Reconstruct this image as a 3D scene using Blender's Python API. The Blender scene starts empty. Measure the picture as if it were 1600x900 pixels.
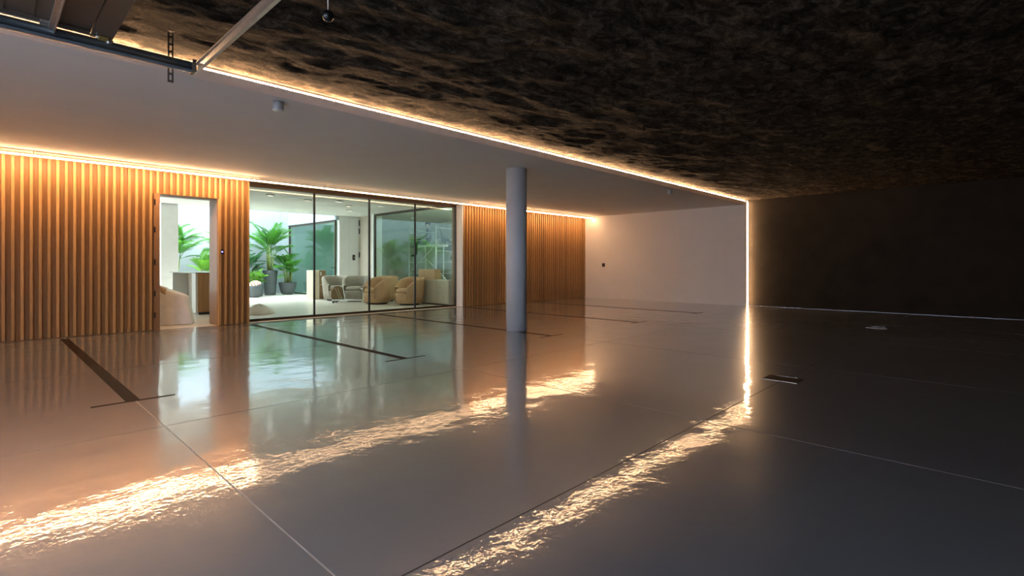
import bpy, math, random
from mathutils import Vector, Matrix
random.seed(7)
scene = bpy.context.scene
C = scene.collection
PI = math.pi

# ------------------------------------------------------------------ camera, sky, exposure
TH = math.radians(44.0)                      # the slatted wall runs along +X, the far wall stands square to it
cam_d = bpy.data.cameras.new('camera')
cam_d.sensor_width = 36.0
cam_d.lens = 36.0 * 800.0 / 1600.0
cam_d.shift_y = -36.0 / 1600.0
cam_d.clip_start = 0.05
cam_d.clip_end = 200
cam = bpy.data.objects.new('camera', cam_d)
C.objects.link(cam)
cam.location = (0, 0, 1.15)
cam.rotation_euler = (PI / 2, 0, TH - PI / 2)
scene.camera = cam

world = bpy.data.worlds.new('dusk_sky')
scene.world = world
world.use_nodes = True
wn = world.node_tree.nodes
wn['Background'].inputs[0].default_value = (0.66, 0.78, 1.0, 1)
wn['Background'].inputs[1].default_value = 5.2

scene.view_settings.view_transform = 'Standard'
scene.view_settings.look = 'None'
scene.view_settings.exposure = 0.6
scene.view_settings.gamma = 1.0
scene.view_settings.use_curve_mapping = False

LED_COL = (1.0, 0.60, 0.32)
LED_WALL = 95.0       # strip above the slats
LED_SOFFIT = 128.0     # strip along the edge of the lowered ceiling
LED_POST = 60.0       # upright strip on the far wall
WELL = 11.5            # skylight over the plant court

# ------------------------------------------------------------------ materials
def new_mat(name):
    m = bpy.data.materials.new(name)
    m.use_nodes = True
    nt = m.node_tree
    return m, nt, nt.nodes['Principled BSDF']

def N(nt, t, **kw):
    n = nt.nodes.new(t)
    for k, v in kw.items():
        setattr(n, k, v)
    return n

def ramp(nt, stops):
    r = N(nt, 'ShaderNodeValToRGB')
    el = r.color_ramp.elements
    el[0].position, el[0].color = stops[0][0], (*stops[0][1], 1)
    el[1].position, el[1].color = stops[-1][0], (*stops[-1][1], 1)
    for p, c in stops[1:-1]:
        e = el.new(p)
        e.color = (*c, 1)
    return r

def mat_plain(name, col, rough=0.5, metal=0.0, var=0.06, scale=6.0, bump=0.0, bscale=60.0, spec=0.5, coat=0.0):
    """colour with a slight procedural mottling and optional fine relief"""
    m, nt, b = new_mat(name)
    tc = N(nt, 'ShaderNodeTexCoord')
    nz = N(nt, 'ShaderNodeTexNoise')
    nz.inputs['Scale'].default_value = scale
    nz.inputs['Detail'].default_value = 4
    nt.links.new(tc.outputs['Object'], nz.inputs['Vector'])
    lo = tuple(max(0, c * (1 - var)) for c in col)
    hi = tuple(min(1, c * (1 + var)) for c in col)
    r = ramp(nt, [(0.3, lo), (0.7, hi)])
    nt.links.new(nz.outputs['Fac'], r.inputs[0])
    nt.links.new(r.outputs[0], b.inputs['Base Color'])
    b.inputs['Roughness'].default_value = rough
    b.inputs['Metallic'].default_value = metal
    b.inputs['Specular IOR Level'].default_value = spec
    if coat:
        b.inputs['Coat Weight'].default_value = coat
        b.inputs['Coat Roughness'].default_value = 0.1
    if bump:
        n2 = N(nt, 'ShaderNodeTexNoise')
        n2.inputs['Scale'].default_value = bscale
        n2.inputs['Detail'].default_value = 3
        nt.links.new(tc.outputs['Object'], n2.inputs['Vector'])
        bp = N(nt, 'ShaderNodeBump')
        bp.inputs['Strength'].default_value = bump
        bp.inputs['Distance'].default_value = 0.01
        nt.links.new(n2.outputs['Fac'], bp.inputs['Height'])
        nt.links.new(bp.outputs[0], b.inputs['Normal'])
    return m

def mat_wood(name, dark, light, rough=0.45, vary=0.18):
    m, nt, b = new_mat(name)
    tc = N(nt, 'ShaderNodeNewGeometry')
    mp = N(nt, 'ShaderNodeMapping')
    mp.inputs['Scale'].default_value = (28, 28, 1.3)
    nz = N(nt, 'ShaderNodeTexNoise')
    nz.inputs['Scale'].default_value = 5.2
    nz.inputs['Detail'].default_value = 5
    nz.inputs['Distortion'].default_value = 0.6
    nt.links.new(tc.outputs['Position'], mp.inputs[0])
    nt.links.new(mp.outputs[0], nz.inputs['Vector'])
    r = ramp(nt, [(0.28, dark), (0.72, light)])
    nt.links.new(nz.outputs['Fac'], r.inputs[0])
    oi = N(nt, 'ShaderNodeObjectInfo')
    mr = N(nt, 'ShaderNodeMapRange')
    mr.inputs['To Min'].default_value = 1 - vary
    mr.inputs['To Max'].default_value = 1 + vary
    nt.links.new(oi.outputs['Random'], mr.inputs['Value'])
    mx = N(nt, 'ShaderNodeMix', data_type='RGBA', blend_type='MULTIPLY')
    mx.inputs['Factor'].default_value = 1.0
    nt.links.new(r.outputs[0], mx.inputs['A'])
    nt.links.new(mr.outputs[0], mx.inputs['B'])
    nt.links.new(mx.outputs['Result'], b.inputs['Base Color'])
    b.inputs['Roughness'].default_value = rough
    bp = N(nt, 'ShaderNodeBump')
    bp.inputs['Strength'].default_value = 0.15
    bp.inputs['Distance'].default_value = 0.004
    nt.links.new(nz.outputs['Fac'], bp.inputs['Height'])
    nt.links.new(bp.outputs[0], b.inputs['Normal'])
    return m

def mat_emit(name, col, strength):
    m = bpy.data.materials.new(name)
    m.use_nodes = True
    nt = m.node_tree
    nt.nodes.clear()
    e = N(nt, 'ShaderNodeEmission')
    e.inputs[0].default_value = (*col, 1)
    e.inputs[1].default_value = strength
    o = N(nt, 'ShaderNodeOutputMaterial')
    nt.links.new(e.outputs[0], o.inputs[0])
    return m

def mat_glass(name, tint, ior=1.55):
    """thin architectural glazing: see-through with Fresnel mirror reflection"""
    m = bpy.data.materials.new(name)
    m.use_nodes = True
    nt = m.node_tree
    nt.nodes.clear()
    t = N(nt, 'ShaderNodeBsdfTransparent')
    t.inputs[0].default_value = (*tint, 1)
    g = N(nt, 'ShaderNodeBsdfGlossy')
    g.inputs['Roughness'].default_value = 0.0
    g.inputs[0].default_value = (0.93, 1.0, 0.97, 1)
    f = N(nt, 'ShaderNodeFresnel')
    # a pane seen from its rear face reflects like its front face
    gb = N(nt, 'ShaderNodeNewGeometry')
    mi = N(nt, 'ShaderNodeMix', data_type='FLOAT')
    mi.inputs['A'].default_value = ior
    mi.inputs['B'].default_value = 1.0 / ior
    nt.links.new(gb.outputs['Backfacing'], mi.inputs['Factor'])
    nt.links.new(mi.outputs['Result'], f.inputs[0])
    mx = N(nt, 'ShaderNodeMixShader')
    o = N(nt, 'ShaderNodeOutputMaterial')
    nt.links.new(f.outputs[0], mx.inputs[0])
    nt.links.new(t.outputs[0], mx.inputs[1])
    nt.links.new(g.outputs[0], mx.inputs[2])
    nt.links.new(mx.outputs[0], o.inputs[0])
    return m

def mat_floor():
    m, nt, b = new_mat('polished_concrete')
    geo = N(nt, 'ShaderNodeNewGeometry')
    nz = N(nt, 'ShaderNodeTexNoise')
    nz.inputs['Scale'].default_value = 0.55
    nz.inputs['Detail'].default_value = 7
    nz.inputs['Roughness'].default_value = 0.6
    nz.inputs['Distortion'].default_value = 0.0
    nt.links.new(geo.outputs['Position'], nz.inputs['Vector'])
    r = ramp(nt, [(0.25, (0.100, 0.113, 0.132)), (0.5, (0.126, 0.141, 0.163)), (0.8, (0.152, 0.170, 0.196))])
    nt.links.new(nz.outputs['Fac'], r.inputs[0])
    nt.links.new(r.outputs[0], b.inputs['Base Color'])
    b.inputs['Roughness'].default_value = 0.285
    b.inputs['Specular IOR Level'].default_value = 0.85
    b.inputs['Coat Weight'].default_value = 1.0
    b.inputs['Coat IOR'].default_value = 1.62
    b.inputs['Coat Roughness'].default_value = 0.05
    # trowel waves and a fine pebble
    w1 = N(nt, 'ShaderNodeTexNoise')
    w1.inputs['Scale'].default_value = 2.6
    w1.inputs['Detail'].default_value = 2.5
    nt.links.new(geo.outputs['Position'], w1.inputs['Vector'])
    w2 = N(nt, 'ShaderNodeTexNoise')
    w2.inputs['Scale'].default_value = 30
    w2.inputs['Detail'].default_value = 2
    nt.links.new(geo.outputs['Position'], w2.inputs['Vector'])
    b1 = N(nt, 'ShaderNodeBump')
    b1.inputs['Strength'].default_value = 1.0
    b1.inputs['Distance'].default_value = 0.0048
    nt.links.new(w1.outputs['Fac'], b1.inputs['Height'])
    b2 = N(nt, 'ShaderNodeBump')
    b2.inputs['Strength'].default_value = 1.0
    b2.inputs['Distance'].default_value = 0.0006
    nt.links.new(w2.outputs['Fac'], b2.inputs['Height'])
    nt.links.new(b1.outputs[0], b2.inputs['Normal'])
    nt.links.new(b2.outputs[0], b.inputs['Coat Normal'])
    nt.links.new(b2.outputs[0], b.inputs['Normal'])
    return m

def mat_spray():
    """dark sprayed mineral coating of the high ceiling, clumpy and rough"""
    m, nt, b = new_mat('sprayed_ceiling')
    geo = N(nt, 'ShaderNodeNewGeometry')
    mp = N(nt, 'ShaderNodeMapping')
    mp.inputs['Scale'].default_value = (1.0, 1.5, 1.0)
    mp.inputs['Rotation'].default_value = (0, 0, 0.25)
    nt.links.new(geo.outputs['Position'], mp.inputs[0])
    a = N(nt, 'ShaderNodeTexNoise')
    a.inputs['Scale'].default_value = 5.2
    a.inputs['Detail'].default_value = 8
    a.inputs['Roughness'].default_value = 0.68
    a.inputs['Distortion'].default_value = 0.7
    nt.links.new(mp.outputs[0], a.inputs['Vector'])
    c = N(nt, 'ShaderNodeTexNoise')
    c.inputs['Scale'].default_value = 45
    c.inputs['Detail'].default_value = 4
    c.inputs['Roughness'].default_value = 0.75
    nt.links.new(geo.outputs['Position'], c.inputs['Vector'])
    r = ramp(nt, [(0.36, (0.010, 0.0075, 0.005)), (0.50, (0.044, 0.034, 0.023)), (0.70, (0.17, 0.13, 0.092))])
    nt.links.new(a.outputs['Fac'], r.inputs[0])
    r2 = ramp(nt, [(0.35, (0.45, 0.45, 0.45)), (0.65, (1.4, 1.4, 1.4))])
    nt.links.new(c.outputs['Fac'], r2.inputs[0])
    mx = N(nt, 'ShaderNodeMix', data_type='RGBA', blend_type='MULTIPLY')
    mx.inputs['Factor'].default_value = 1.0
    nt.links.new(r.outputs[0], mx.inputs['A'])
    nt.links.new(r2.outputs[0], mx.inputs['B'])
    nt.links.new(mx.outputs['Result'], b.inputs['Base Color'])
    b.inputs['Roughness'].default_value = 0.95
    b.inputs['Specular IOR Level'].default_value = 0.1
    b1 = N(nt, 'ShaderNodeBump')
    b1.inputs['Strength'].default_value = 1.0
    b1.inputs['Distance'].default_value = 0.03
    nt.links.new(a.outputs['Fac'], b1.inputs['Height'])
    b2 = N(nt, 'ShaderNodeBump')
    b2.inputs['Strength'].default_value = 0.9
    b2.inputs['Distance'].default_value = 0.010
    nt.links.new(c.outputs['Fac'], b2.inputs['Height'])
    nt.links.new(b1.outputs[0], b2.inputs['Normal'])
    nt.links.new(b2.outputs[0], b.inputs['Normal'])
    return m

def mat_leaf(name, col):
    m = bpy.data.materials.new(name)
    m.use_nodes = True
    nt = m.node_tree
    nt.nodes.clear()
    oi = N(nt, 'ShaderNodeObjectInfo')
    r = ramp(nt, [(0.0, tuple(c * 0.6 for c in col)), (1.0, tuple(min(1, c * 1.35) for c in col))])
    nt.links.new(oi.outputs['Random'], r.inputs[0])
    d = N(nt, 'ShaderNodeBsdfPrincipled')
    d.inputs['Roughness'].default_value = 0.38
    nt.links.new(r.outputs[0], d.inputs['Base Color'])
    t = N(nt, 'ShaderNodeBsdfTranslucent')
    nt.links.new(r.outputs[0], t.inputs[0])
    mx = N(nt, 'ShaderNodeMixShader')
    mx.inputs[0].default_value = 0.35
    o = N(nt, 'ShaderNodeOutputMaterial')
    nt.links.new(d.outputs[0], mx.inputs[1])
    nt.links.new(t.outputs[0], mx.inputs[2])
    nt.links.new(mx.outputs[0], o.inputs[0])
    return m

M = {}
M['floor'] = mat_floor()
M['joint'] = mat_plain('joint_filler', (0.55, 0.51, 0.47), 0.6, var=0.2)
M['joint_dark'] = mat_plain('joint_sealant_dark', (0.02, 0.02, 0.02), 0.7)
M['inlay'] = mat_plain('dark_floor_inlay', (0.020, 0.012, 0.008), 0.6, var=0.3, scale=30, spec=0.05)
M['lobbyfloor'] = mat_plain('pale_lobby_floor', (0.80, 0.75, 0.66), 0.3, var=0.05, scale=1.5)
M['white'] = mat_plain('white_plaster', (0.84, 0.785, 0.72), 0.75, var=0.02, scale=2, bump=0.03, bscale=90)
M['column'] = mat_plain('painted_concrete', (0.60, 0.59, 0.59), 0.55, var=0.03, scale=3)
M['black'] = mat_plain('black_paint', (0.022, 0.017, 0.012), 0.7, var=0.2, scale=2.5, bump=0.3, bscale=25, spec=0.12)
M['spray'] = mat_spray()
M['lobbywhite'] = mat_plain('lobby_white', (0.88, 0.90, 0.88), 0.8, var=0.02)
M['lobbyceil'] = mat_plain('lobby_ceiling_paint', (0.74, 0.75, 0.70), 0.85, var=0.02)
M['courtwall'] = mat_plain('court_wall_paint', (0.38, 0.44, 0.49), 0.8, var=0.02)
M['sage'] = mat_plain('sage_wall_paint', (0.66, 0.75, 0.70), 0.8, var=0.04)
M['greyroom'] = mat_plain('raw_grey_plaster', (0.55, 0.58, 0.55), 0.9, var=0.12, scale=1.4)
M['beige'] = mat_plain('beige_panel', (0.52, 0.46, 0.38), 0.7, var=0.04)
M['slat'] = mat_wood('oak_slat', (0.43, 0.225, 0.078), (0.60, 0.35, 0.140), 0.42)
M['panel'] = mat_wood('oak_backing', (0.25, 0.122, 0.038), (0.36, 0.185, 0.062), 0.5, 0.05)
M['jamb'] = mat_wood('oak_jamb', (0.27, 0.135, 0.06), (0.37, 0.20, 0.095), 0.45, 0.05)
M['deskwood'] = mat_wood('desk_oak', (0.36, 0.19, 0.08), (0.52, 0.30, 0.14), 0.5, 0.05)
M['frame'] = mat_plain('bronze_frame', (0.055, 0.035, 0.022), 0.4, metal=0.3)
M['mullion'] = mat_plain('black_seal', (0.012, 0.012, 0.012), 0.5)
M['glass'] = mat_glass('clear_glass', (0.93, 0.97, 0.955), 1.45)
M['glass2'] = mat_glass('green_glass', (0.85, 0.95, 0.90), 1.6)
M['glass3'] = mat_glass('side_glass', (0.86, 0.95, 0.91), 1.42)
M['galv'] = mat_plain('galvanised_steel', (0.62, 0.58, 0.53), 0.32, metal=0.9, var=0.1, scale=20)
M['rail'] = mat_plain('dark_steel_rail', (0.13, 0.17, 0.20), 0.38, metal=0.3, var=0.15)
M['strap'] = mat_plain('dark_strap', (0.26, 0.22, 0.18), 0.4, metal=0.8)
M['doorpanel'] = mat_plain('brown_door_skin', (0.10, 0.075, 0.055), 0.42, var=0.12, scale=4, coat=0.3)
M['brass'] = mat_plain('brass_roller', (0.70, 0.48, 0.14), 0.35, metal=0.6)
M['led_wall'] = mat_emit('led_wall', LED_COL, LED_WALL)
M['led_glass'] = mat_emit('led_glazing', LED_COL, LED_WALL * 0.2)
M['led_far'] = mat_emit('led_far_wall', LED_COL, LED_WALL * 0.55)
M['led_soffit'] = mat_emit('led_soffit', LED_COL, LED_SOFFIT)
M['led_post'] = mat_emit('led_post', LED_COL, LED_POST)
M['sky_panel'] = mat_emit('skylight_glow', (0.90, 0.97, 1.0), WELL)
M['downlight'] = mat_emit('downlight_glow', (1.0, 0.94, 0.84), 15.0)
M['blue_led'] = mat_emit('blue_indicator', (0.25, 0.2, 1.0), 3.0)
M['pot'] = mat_plain('charcoal_pot', (0.085, 0.095, 0.105), 0.5, var=0.1)
M['soil'] = mat_plain('soil', (0.05, 0.035, 0.02), 0.95, var=0.4, scale=40)
M['stem'] = mat_plain('palm_stem', (0.28, 0.34, 0.09), 0.5, var=0.3, scale=12)
M['leaf'] = mat_leaf('palm_leaf', (0.085, 0.30, 0.035))
M['leaf2'] = mat_leaf('bright_leaf', (0.20, 0.50, 0.05))
M['leaf3'] = mat_leaf('dark_leaf', (0.05, 0.19, 0.05))
M['fab_tan'] = mat_plain('tan_fabric', (0.56, 0.36, 0.20), 0.9, var=0.08, scale=14, bump=0.2, bscale=150)
M['fab_grey'] = mat_plain('taupe_fabric', (0.40, 0.36, 0.30), 0.9, var=0.08, scale=14, bump=0.2, bscale=150)
M['sheet'] = mat_plain('dust_sheet', (0.84, 0.84, 0.82), 0.85, var=0.05, bump=0.3, bscale=12)
M['card'] = mat_plain('cardboard', (0.60, 0.44, 0.25), 0.85, var=0.06)
M['cardpale'] = mat_plain('pale_carton', (0.68, 0.60, 0.45), 0.8, var=0.05)
M['brown'] = mat_plain('brown_board', (0.27, 0.17, 0.09), 0.7, var=0.1)
M['wrap'] = mat_plain('wrapped_cabinet', (0.62, 0.58, 0.44), 0.5, var=0.06)
M['offwhite'] = mat_plain('offwhite_lacquer', (0.78, 0.76, 0.70), 0.4, var=0.02)
M['plastic_black'] = mat_plain('black_plastic', (0.012, 0.012, 0.013), 0.3)
M['plastic_white'] = mat_plain('white_plastic', (0.42, 0.40, 0.39), 0.4)
M['alu'] = mat_plain('scaffold_aluminium', (0.78, 0.78, 0.76), 0.4, metal=0.35)
M['cloth_dark'] = mat_plain('dark_workwear', (0.02, 0.024, 0.024), 0.9, bump=0.2)
M['skin'] = mat_plain('skin', (0.50, 0.32, 0.24), 0.6)
M['hair'] = mat_plain('dark_hair', (0.02, 0.014, 0.01), 0.7)
M['stripe'] = None
def mat_stripe():
    m, nt, b = new_mat('striped_cloth')
    tc = N(nt, 'ShaderNodeTexCoord')
    w = N(nt, 'ShaderNodeTexWave')
    w.inputs['Scale'].default_value = 3.5
    w.inputs['Distortion'].default_value = 0.6
    nt.links.new(tc.outputs['Object'], w.inputs['Vector'])
    r = ramp(nt, [(0.35, (0.80, 0.72, 0.62)), (0.55, (0.50, 0.20, 0.13))])
    nt.links.new(w.outputs['Fac'], r.inputs[0])
    nt.links.new(r.outputs[0], b.inputs['Base Color'])
    b.inputs['Roughness'].default_value = 0.9
    return m
M['stripe'] = mat_stripe()

# ------------------------------------------------------------------ mesh helpers
class MB:
    def __init__(s):
        s.v = []
        s.f = []
    def add(s, vs, fs):
        k = len(s.v)
        s.v += [tuple(p) for p in vs]
        s.f += [tuple(i + k for i in f) for f in fs]
        return s
    def box(s, x0, x1, y0, y1, z0, z1):
        return s.add([(x0, y0, z0), (x1, y0, z0), (x1, y1, z0), (x0, y1, z0), (x0, y0, z1), (x1, y0, z1), (x1, y1, z1), (x0, y1, z1)],
                     [(0, 3, 2, 1), (4, 5, 6, 7), (0, 1, 5, 4), (1, 2, 6, 5), (2, 3, 7, 6), (3, 0, 4, 7)])
    def tube(s, pts, r, n=10, cap=True):
        pts = [Vector(p) for p in pts]
        rs = r if isinstance(r, (list, tuple)) else [r] * len(pts)
        vs, fs = [], []
        for i, p in enumerate(pts):
            d = (pts[min(i + 1, len(pts) - 1)] - pts[max(i - 1, 0)]).normalized()
            a = d.cross(Vector((0, 0, 1)))
            if a.length < 1e-3:
                a = Vector((1, 0, 0))
            a.normalize()
            b = d.cross(a).normalized()
            for k in range(n):
                t = 2 * PI * k / n
                vs.append(p + a * (math.cos(t) * rs[i]) + b * (math.sin(t) * rs[i]))
        for i in range(len(pts) - 1):
            for k in range(n):
                k2 = (k + 1) % n
                fs.append((i * n + k, i * n + k2, (i + 1) * n + k2, (i + 1) * n + k))
        if cap:
            fs.append(tuple(range(n))[::-1])
            fs.append(tuple((len(pts) - 1) * n + k for k in range(n)))
        return s.add(vs, fs)
    def lathe(s, prof, n=28, cx=0, cy=0, closed=True):
        vs, fs = [], []
        for r, z in prof:
            for k in range(n):
                t = 2 * PI * k / n
                vs.append((cx + r * math.cos(t), cy + r * math.sin(t), z))
        for i in range(len(prof) - 1):
            for k in range(n):
                k2 = (k + 1) % n
                fs.append((i * n + k, i * n + k2, (i + 1) * n + k2, (i + 1) * n + k))
        if closed:
            fs.append(tuple(range(n))[::-1])
            fs.append(tuple((len(prof) - 1) * n + k for k in range(n)))
        return s.add(vs, fs)
    def mesh(s, name, mat, smooth=False):
        me = bpy.data.meshes.new(name)
        me.from_pydata(s.v, [], s.f)
        me.materials.append(mat)
        if smooth:
            me.polygons.foreach_set('use_smooth', [True] * len(me.polygons))
        me.update()
        return me
    def obj(s, name, mat, parent=None, smooth=False, bevel=0.0, seg=2, loc=None, rot=None):
        o = bpy.data.objects.new(name, s.mesh(name, mat, smooth))
        C.objects.link(o)
        if parent is not None:
            o.parent = parent
        if loc:
            o.location = loc
        if rot:
            o.rotation_euler = rot
        if bevel:
            b = o.modifiers.new('bevel', 'BEVEL')
            b.width = bevel
            b.segments = seg
            b.limit_method = 'ANGLE'
        return o

def inst(name, me, parent=None, loc=(0, 0, 0), rot=(0, 0, 0), scale=(1, 1, 1)):
    o = bpy.data.objects.new(name, me)
    C.objects.link(o)
    if parent is not None:
        o.parent = parent
    o.location, o.rotation_euler, o.scale = loc, rot, scale
    return o

def tag(o, label=None, cat=None, group=None, kind=None):
    if label: o['label'] = label
    if cat: o['category'] = cat
    if group: o['group'] = group
    if kind: o['kind'] = kind
    return o

def struct(o, label, cat):
    return tag(o, label, cat, None, 'structure')

def thing(name, label, cat, loc=(0, 0, 0), rz=0.0, group=None, kind=None):
    o = bpy.data.objects.new(name, None)
    o.empty_display_size = 0.1
    C.objects.link(o)
    o.location = loc
    o.rotation_euler = (0, 0, rz)
    return tag(o, label, cat, group, kind)

def bx(x0, x1, y0, y1, z0, z1):
    return MB().box(x0, x1, y0, y1, z0, z1)

# ------------------------------------------------------------------ main dimensions (metres)
X0, XB = -2.6, 14.86            # open drive-in side behind the camera, far white wall
YW, YG = 10.78, 11.02           # slat backing plane, glazing plane
YL, YR = 5.27, -8.0             # edge of the lowered ceiling, far right wall
ZS, ZD = 2.84, 2.985            # lowered white ceiling, dark ceiling
WALLB = 11.19                   # back of the slatted wall
ZL = 2.90                       # lobby ceiling
YC, YE = 17.1, 21.2             # edge of the plant court, end wall of the court
XS = 9.42                       # glazed side of the lobby

# ------------------------------------------------------------------ floor: sawn concrete slabs over a filler bed
fl = struct(bx(X0, 15.1, YR, 10.80, -0.25, -0.0015).obj('floor', M['joint']), 'polished grey concrete floor with sawn joints across the dark hall', 'floor')
xs = [X0, -1.85, 0.906, 3.71, 6.46, 9.2, 11.95, 15.1]
ys = [YR, -6.55, -3.83, -1.11, 1.607, 4.32, 7.05, 10.80]
g = 0.004
for i in range(len(xs) - 1):
    for j in range(len(ys) - 1):
        MB().box(xs[i] + g, xs[i + 1] - g, ys[j] + g, ys[j + 1] - g, -0.0015, 0.0).obj('slab', M['floor'], fl)
MB().box(X0, 15.1, 1.603, 1.611, -0.0015, -0.0006).obj('joint_seal', M['joint_dark'], fl)

# dark T-shaped bay markings let into the floor
which = ['nearest the doorway on the left', 'in front of the tall glazing', 'behind the round column', 'second nearest the far white wall', 'nearest the far white wall']
for k, x in enumerate([0.89, 3.61, 6.42, 9.15, 11.9]):
    t = thing('bay_marker', 'dark brown T-shaped parking bay strip in the floor, ' + which[k], 'floor marking', (x, 5.31, 0.0002), 0, 'parking bay strips in the floor')
    bx(-0.05, 0.05, 0.02, 5.22, 0, 0.0012).obj('stripe', M['inlay'], t)
    bx(-0.28, 0.30, -0.022, 0.02, 0, 0.0012).obj('crossbar', M['inlay'], t)

struct(bx(-14, X0, -9, 11, -0.25, -0.01).obj('floor_driveway', mat_plain('driveway_concrete', (0.30, 0.30, 0.30), 0.8)), 'grey concrete driveway outside the open garage door', 'driveway')
struct(bx(X0, 14.6, 10.80, YE, -0.25, 0.0).obj('floor_lobby', M['lobbyfloor']), 'pale smooth floor of the bright lobby behind the glass', 'floor')

# ------------------------------------------------------------------ ceilings
from mathutils import noise
gx = [X0 + i * (15.1 - X0) / 354 for i in range(355)]
gy = [YL - i * 0.03 for i in range(110)]
while gy[-1] > YR + 0.07:
    gy.append(gy[-1] - 0.07)
gy.append(YR)
cm = MB()
nx = len(gx)
vs = []
for y in gy:
    fade = min(1.0, max(0.0, (YL - 0.015 - y) / 0.12))
    for x in gx:
        h = noise.fractal(Vector((x * 1.5 + 0.35 * y, y * 2.6, 0.3)), 0.75, 2.1, 5)
        vs.append((x, y, ZD + fade * (0.006 - 0.022 * h)))
fs = [(i * nx + j, (i + 1) * nx + j, (i + 1) * nx + j + 1, i * nx + j + 1) for i in range(len(gy) - 1) for j in range(nx - 1)]
k = len(vs)
vs += [(X0, YR, ZD + 0.2), (15.1, YR, ZD + 0.2), (15.1, YL, ZD + 0.2), (X0, YL, ZD + 0.2)]
fs.append((k, k + 1, k + 2, k + 3))
struct(cm.add(vs, fs).obj('ceiling', M['spray'], None, True), 'dark brown rough sprayed ceiling over the right half of the hall', 'ceiling')
struct(bx(X0, 15.1, YL, WALLB, ZS, ZD + 0.2).obj('ceiling_soffit', M['white']), 'smooth white lowered ceiling running along the slatted wall', 'ceiling')
struct(bx(0.3, 14.6, WALLB, YC, ZL, ZL + 0.2).obj('ceiling_lobby', M['lobbyceil']), 'white lobby ceiling with recessed downlights behind the glass', 'ceiling')
struct(bx(8.85, 14.6, YC + 0.13, YE, ZL, ZL + 0.2).obj('ceiling_annex', M['lobbyceil']), 'white ceiling of the room beyond the plant court', 'ceiling')

# ------------------------------------------------------------------ far wall: white leaf in front of black wall
struct(bx(XB, 15.1, YL, 10.80, 0, ZS).obj('wall_back', M['white']), 'plain white far wall between the slats and the upright light strip', 'wall')
struct(bx(15.1, 15.2, YR, 10.80, 0, ZD + 0.2).obj('wall_back_black', M['black']), 'black painted far wall to the right of the upright light strip', 'wall')
struct(bx(X0, 15.2, YR - 0.2, YR, 0, ZD + 0.2).obj('wall_right', M['black']), 'black painted side wall of the hall', 'wall')
wr = MB().box(X0 - 0.25, X0, YR, -1.0, 0, ZD).box(X0 - 0.25, X0, 4.9, 10.8, 0, ZD).box(X0 - 0.25, X0, -1.0, 4.9, 2.6, ZD)
struct(wr.obj('wall_front', M['white']), 'white drive-in wall with the wide garage opening', 'wall')

# ------------------------------------------------------------------ slatted wall
DX0, DX1, DZ = 2.105, 3.115, 2.405         # doorway
GX0, GX1 = 3.665, 9.165                    # glazing
wl = MB()
wl.box(X0, DX0, YW, WALLB, 0, ZS)
wl.box(DX0, DX1, YW, WALLB, DZ, ZS)
wl.box(DX1, GX0, YW, WALLB, 0, ZS)
wl.box(GX0, GX1, YW, WALLB, ZS - 0.03, ZS)
wl.box(GX1, XB, YW, WALLB, 0, ZS)
wl = struct(wl.obj('wall_left', M['panel']), 'oak wall with close vertical slats under a warm light strip', 'wall')
SD, SW, PITCH = 0.042, 0.036, 0.1015
s_full = bx(-SW / 2, SW / 2, -SD, 0, 0.012, 2.80).mesh('slat', M['slat'])
s_short = bx(-SW / 2, SW / 2, -SD, 0, DZ + 0.004, 2.80).mesh('slat_short', M['slat'])
x = 0.222 - PITCH * 27
while x < DX0 - 0.02:
    inst('slat', s_full, wl, (x, YW, 0))
    x += PITCH
x0 = x
while x < DX1:
    inst('slat', s_short, wl, (x, YW, 0))
    x += PITCH
x = DX1 + 0.03
while x < GX0 - 0.03:
    inst('slat', s_full, wl, (x, YW, 0))
    x += PITCH * 0.98
x = GX1 + 0.075
while x < XB - 0.02:
    inst('slat', s_full, wl, (x, YW, 0))
    x += PITCH * 0.985
# end boards beside the openings
bx(GX0 - 0.022, GX0, YW - SD - 0.004, YW, 0, 2.80).obj('end_board', M['slat'], wl)
bx(DX1 - 0.004, DX1 + 0.012, YW - SD - 0.004, YW, 0, DZ).obj('end_board', M['slat'], wl)
jb = struct(bx(DX0 - 0.012, DX0 + 0.075, YW - SD - 0.006, WALLB + 0.01, 0, DZ).obj('door_1', M['jamb']), 'dark oak edge of the doorway with dark blocks for the hinge shadows', 'door frame')
for z in (0.22, 0.60, 1.15, 1.72, 2.2):
    bx(DX0 - 0.012, DX0 + 0.012, YW - SD - 0.0085, YW - SD - 0.004, z, z + 0.10).obj('hinge', M['plastic_black'], jb)  # black blocks put in for the shadows at the hinges
struct(bx(DX1 - 0.012, DX1 - 0.0, YW, WALLB + 0.06, 0, DZ).obj('trim_1', M['jamb']), 'smooth oak lining on the right side of the doorway', 'trim')
struct(bx(GX1 - 0.012, GX1 + 0.02, YW - SD - 0.01, YG - 0.03, 0, ZS).obj('trim_2', M['white']), 'pale plastered reveal at the right end of the glazing', 'trim')
struct(bx(GX0, GX1 - 0.012, YW - 0.03, YW, ZS - 0.035, ZS).obj('trim_3', M['white']), 'thin white head trim above the tall glazing', 'trim')
struct(bx(GX0, GX1, YW - 0.02, YG - 0.04, 0.0005, 0.004).obj('trim_4', M['beige']), 'flat pale sill in front of the tall glazing', 'trim')

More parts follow.
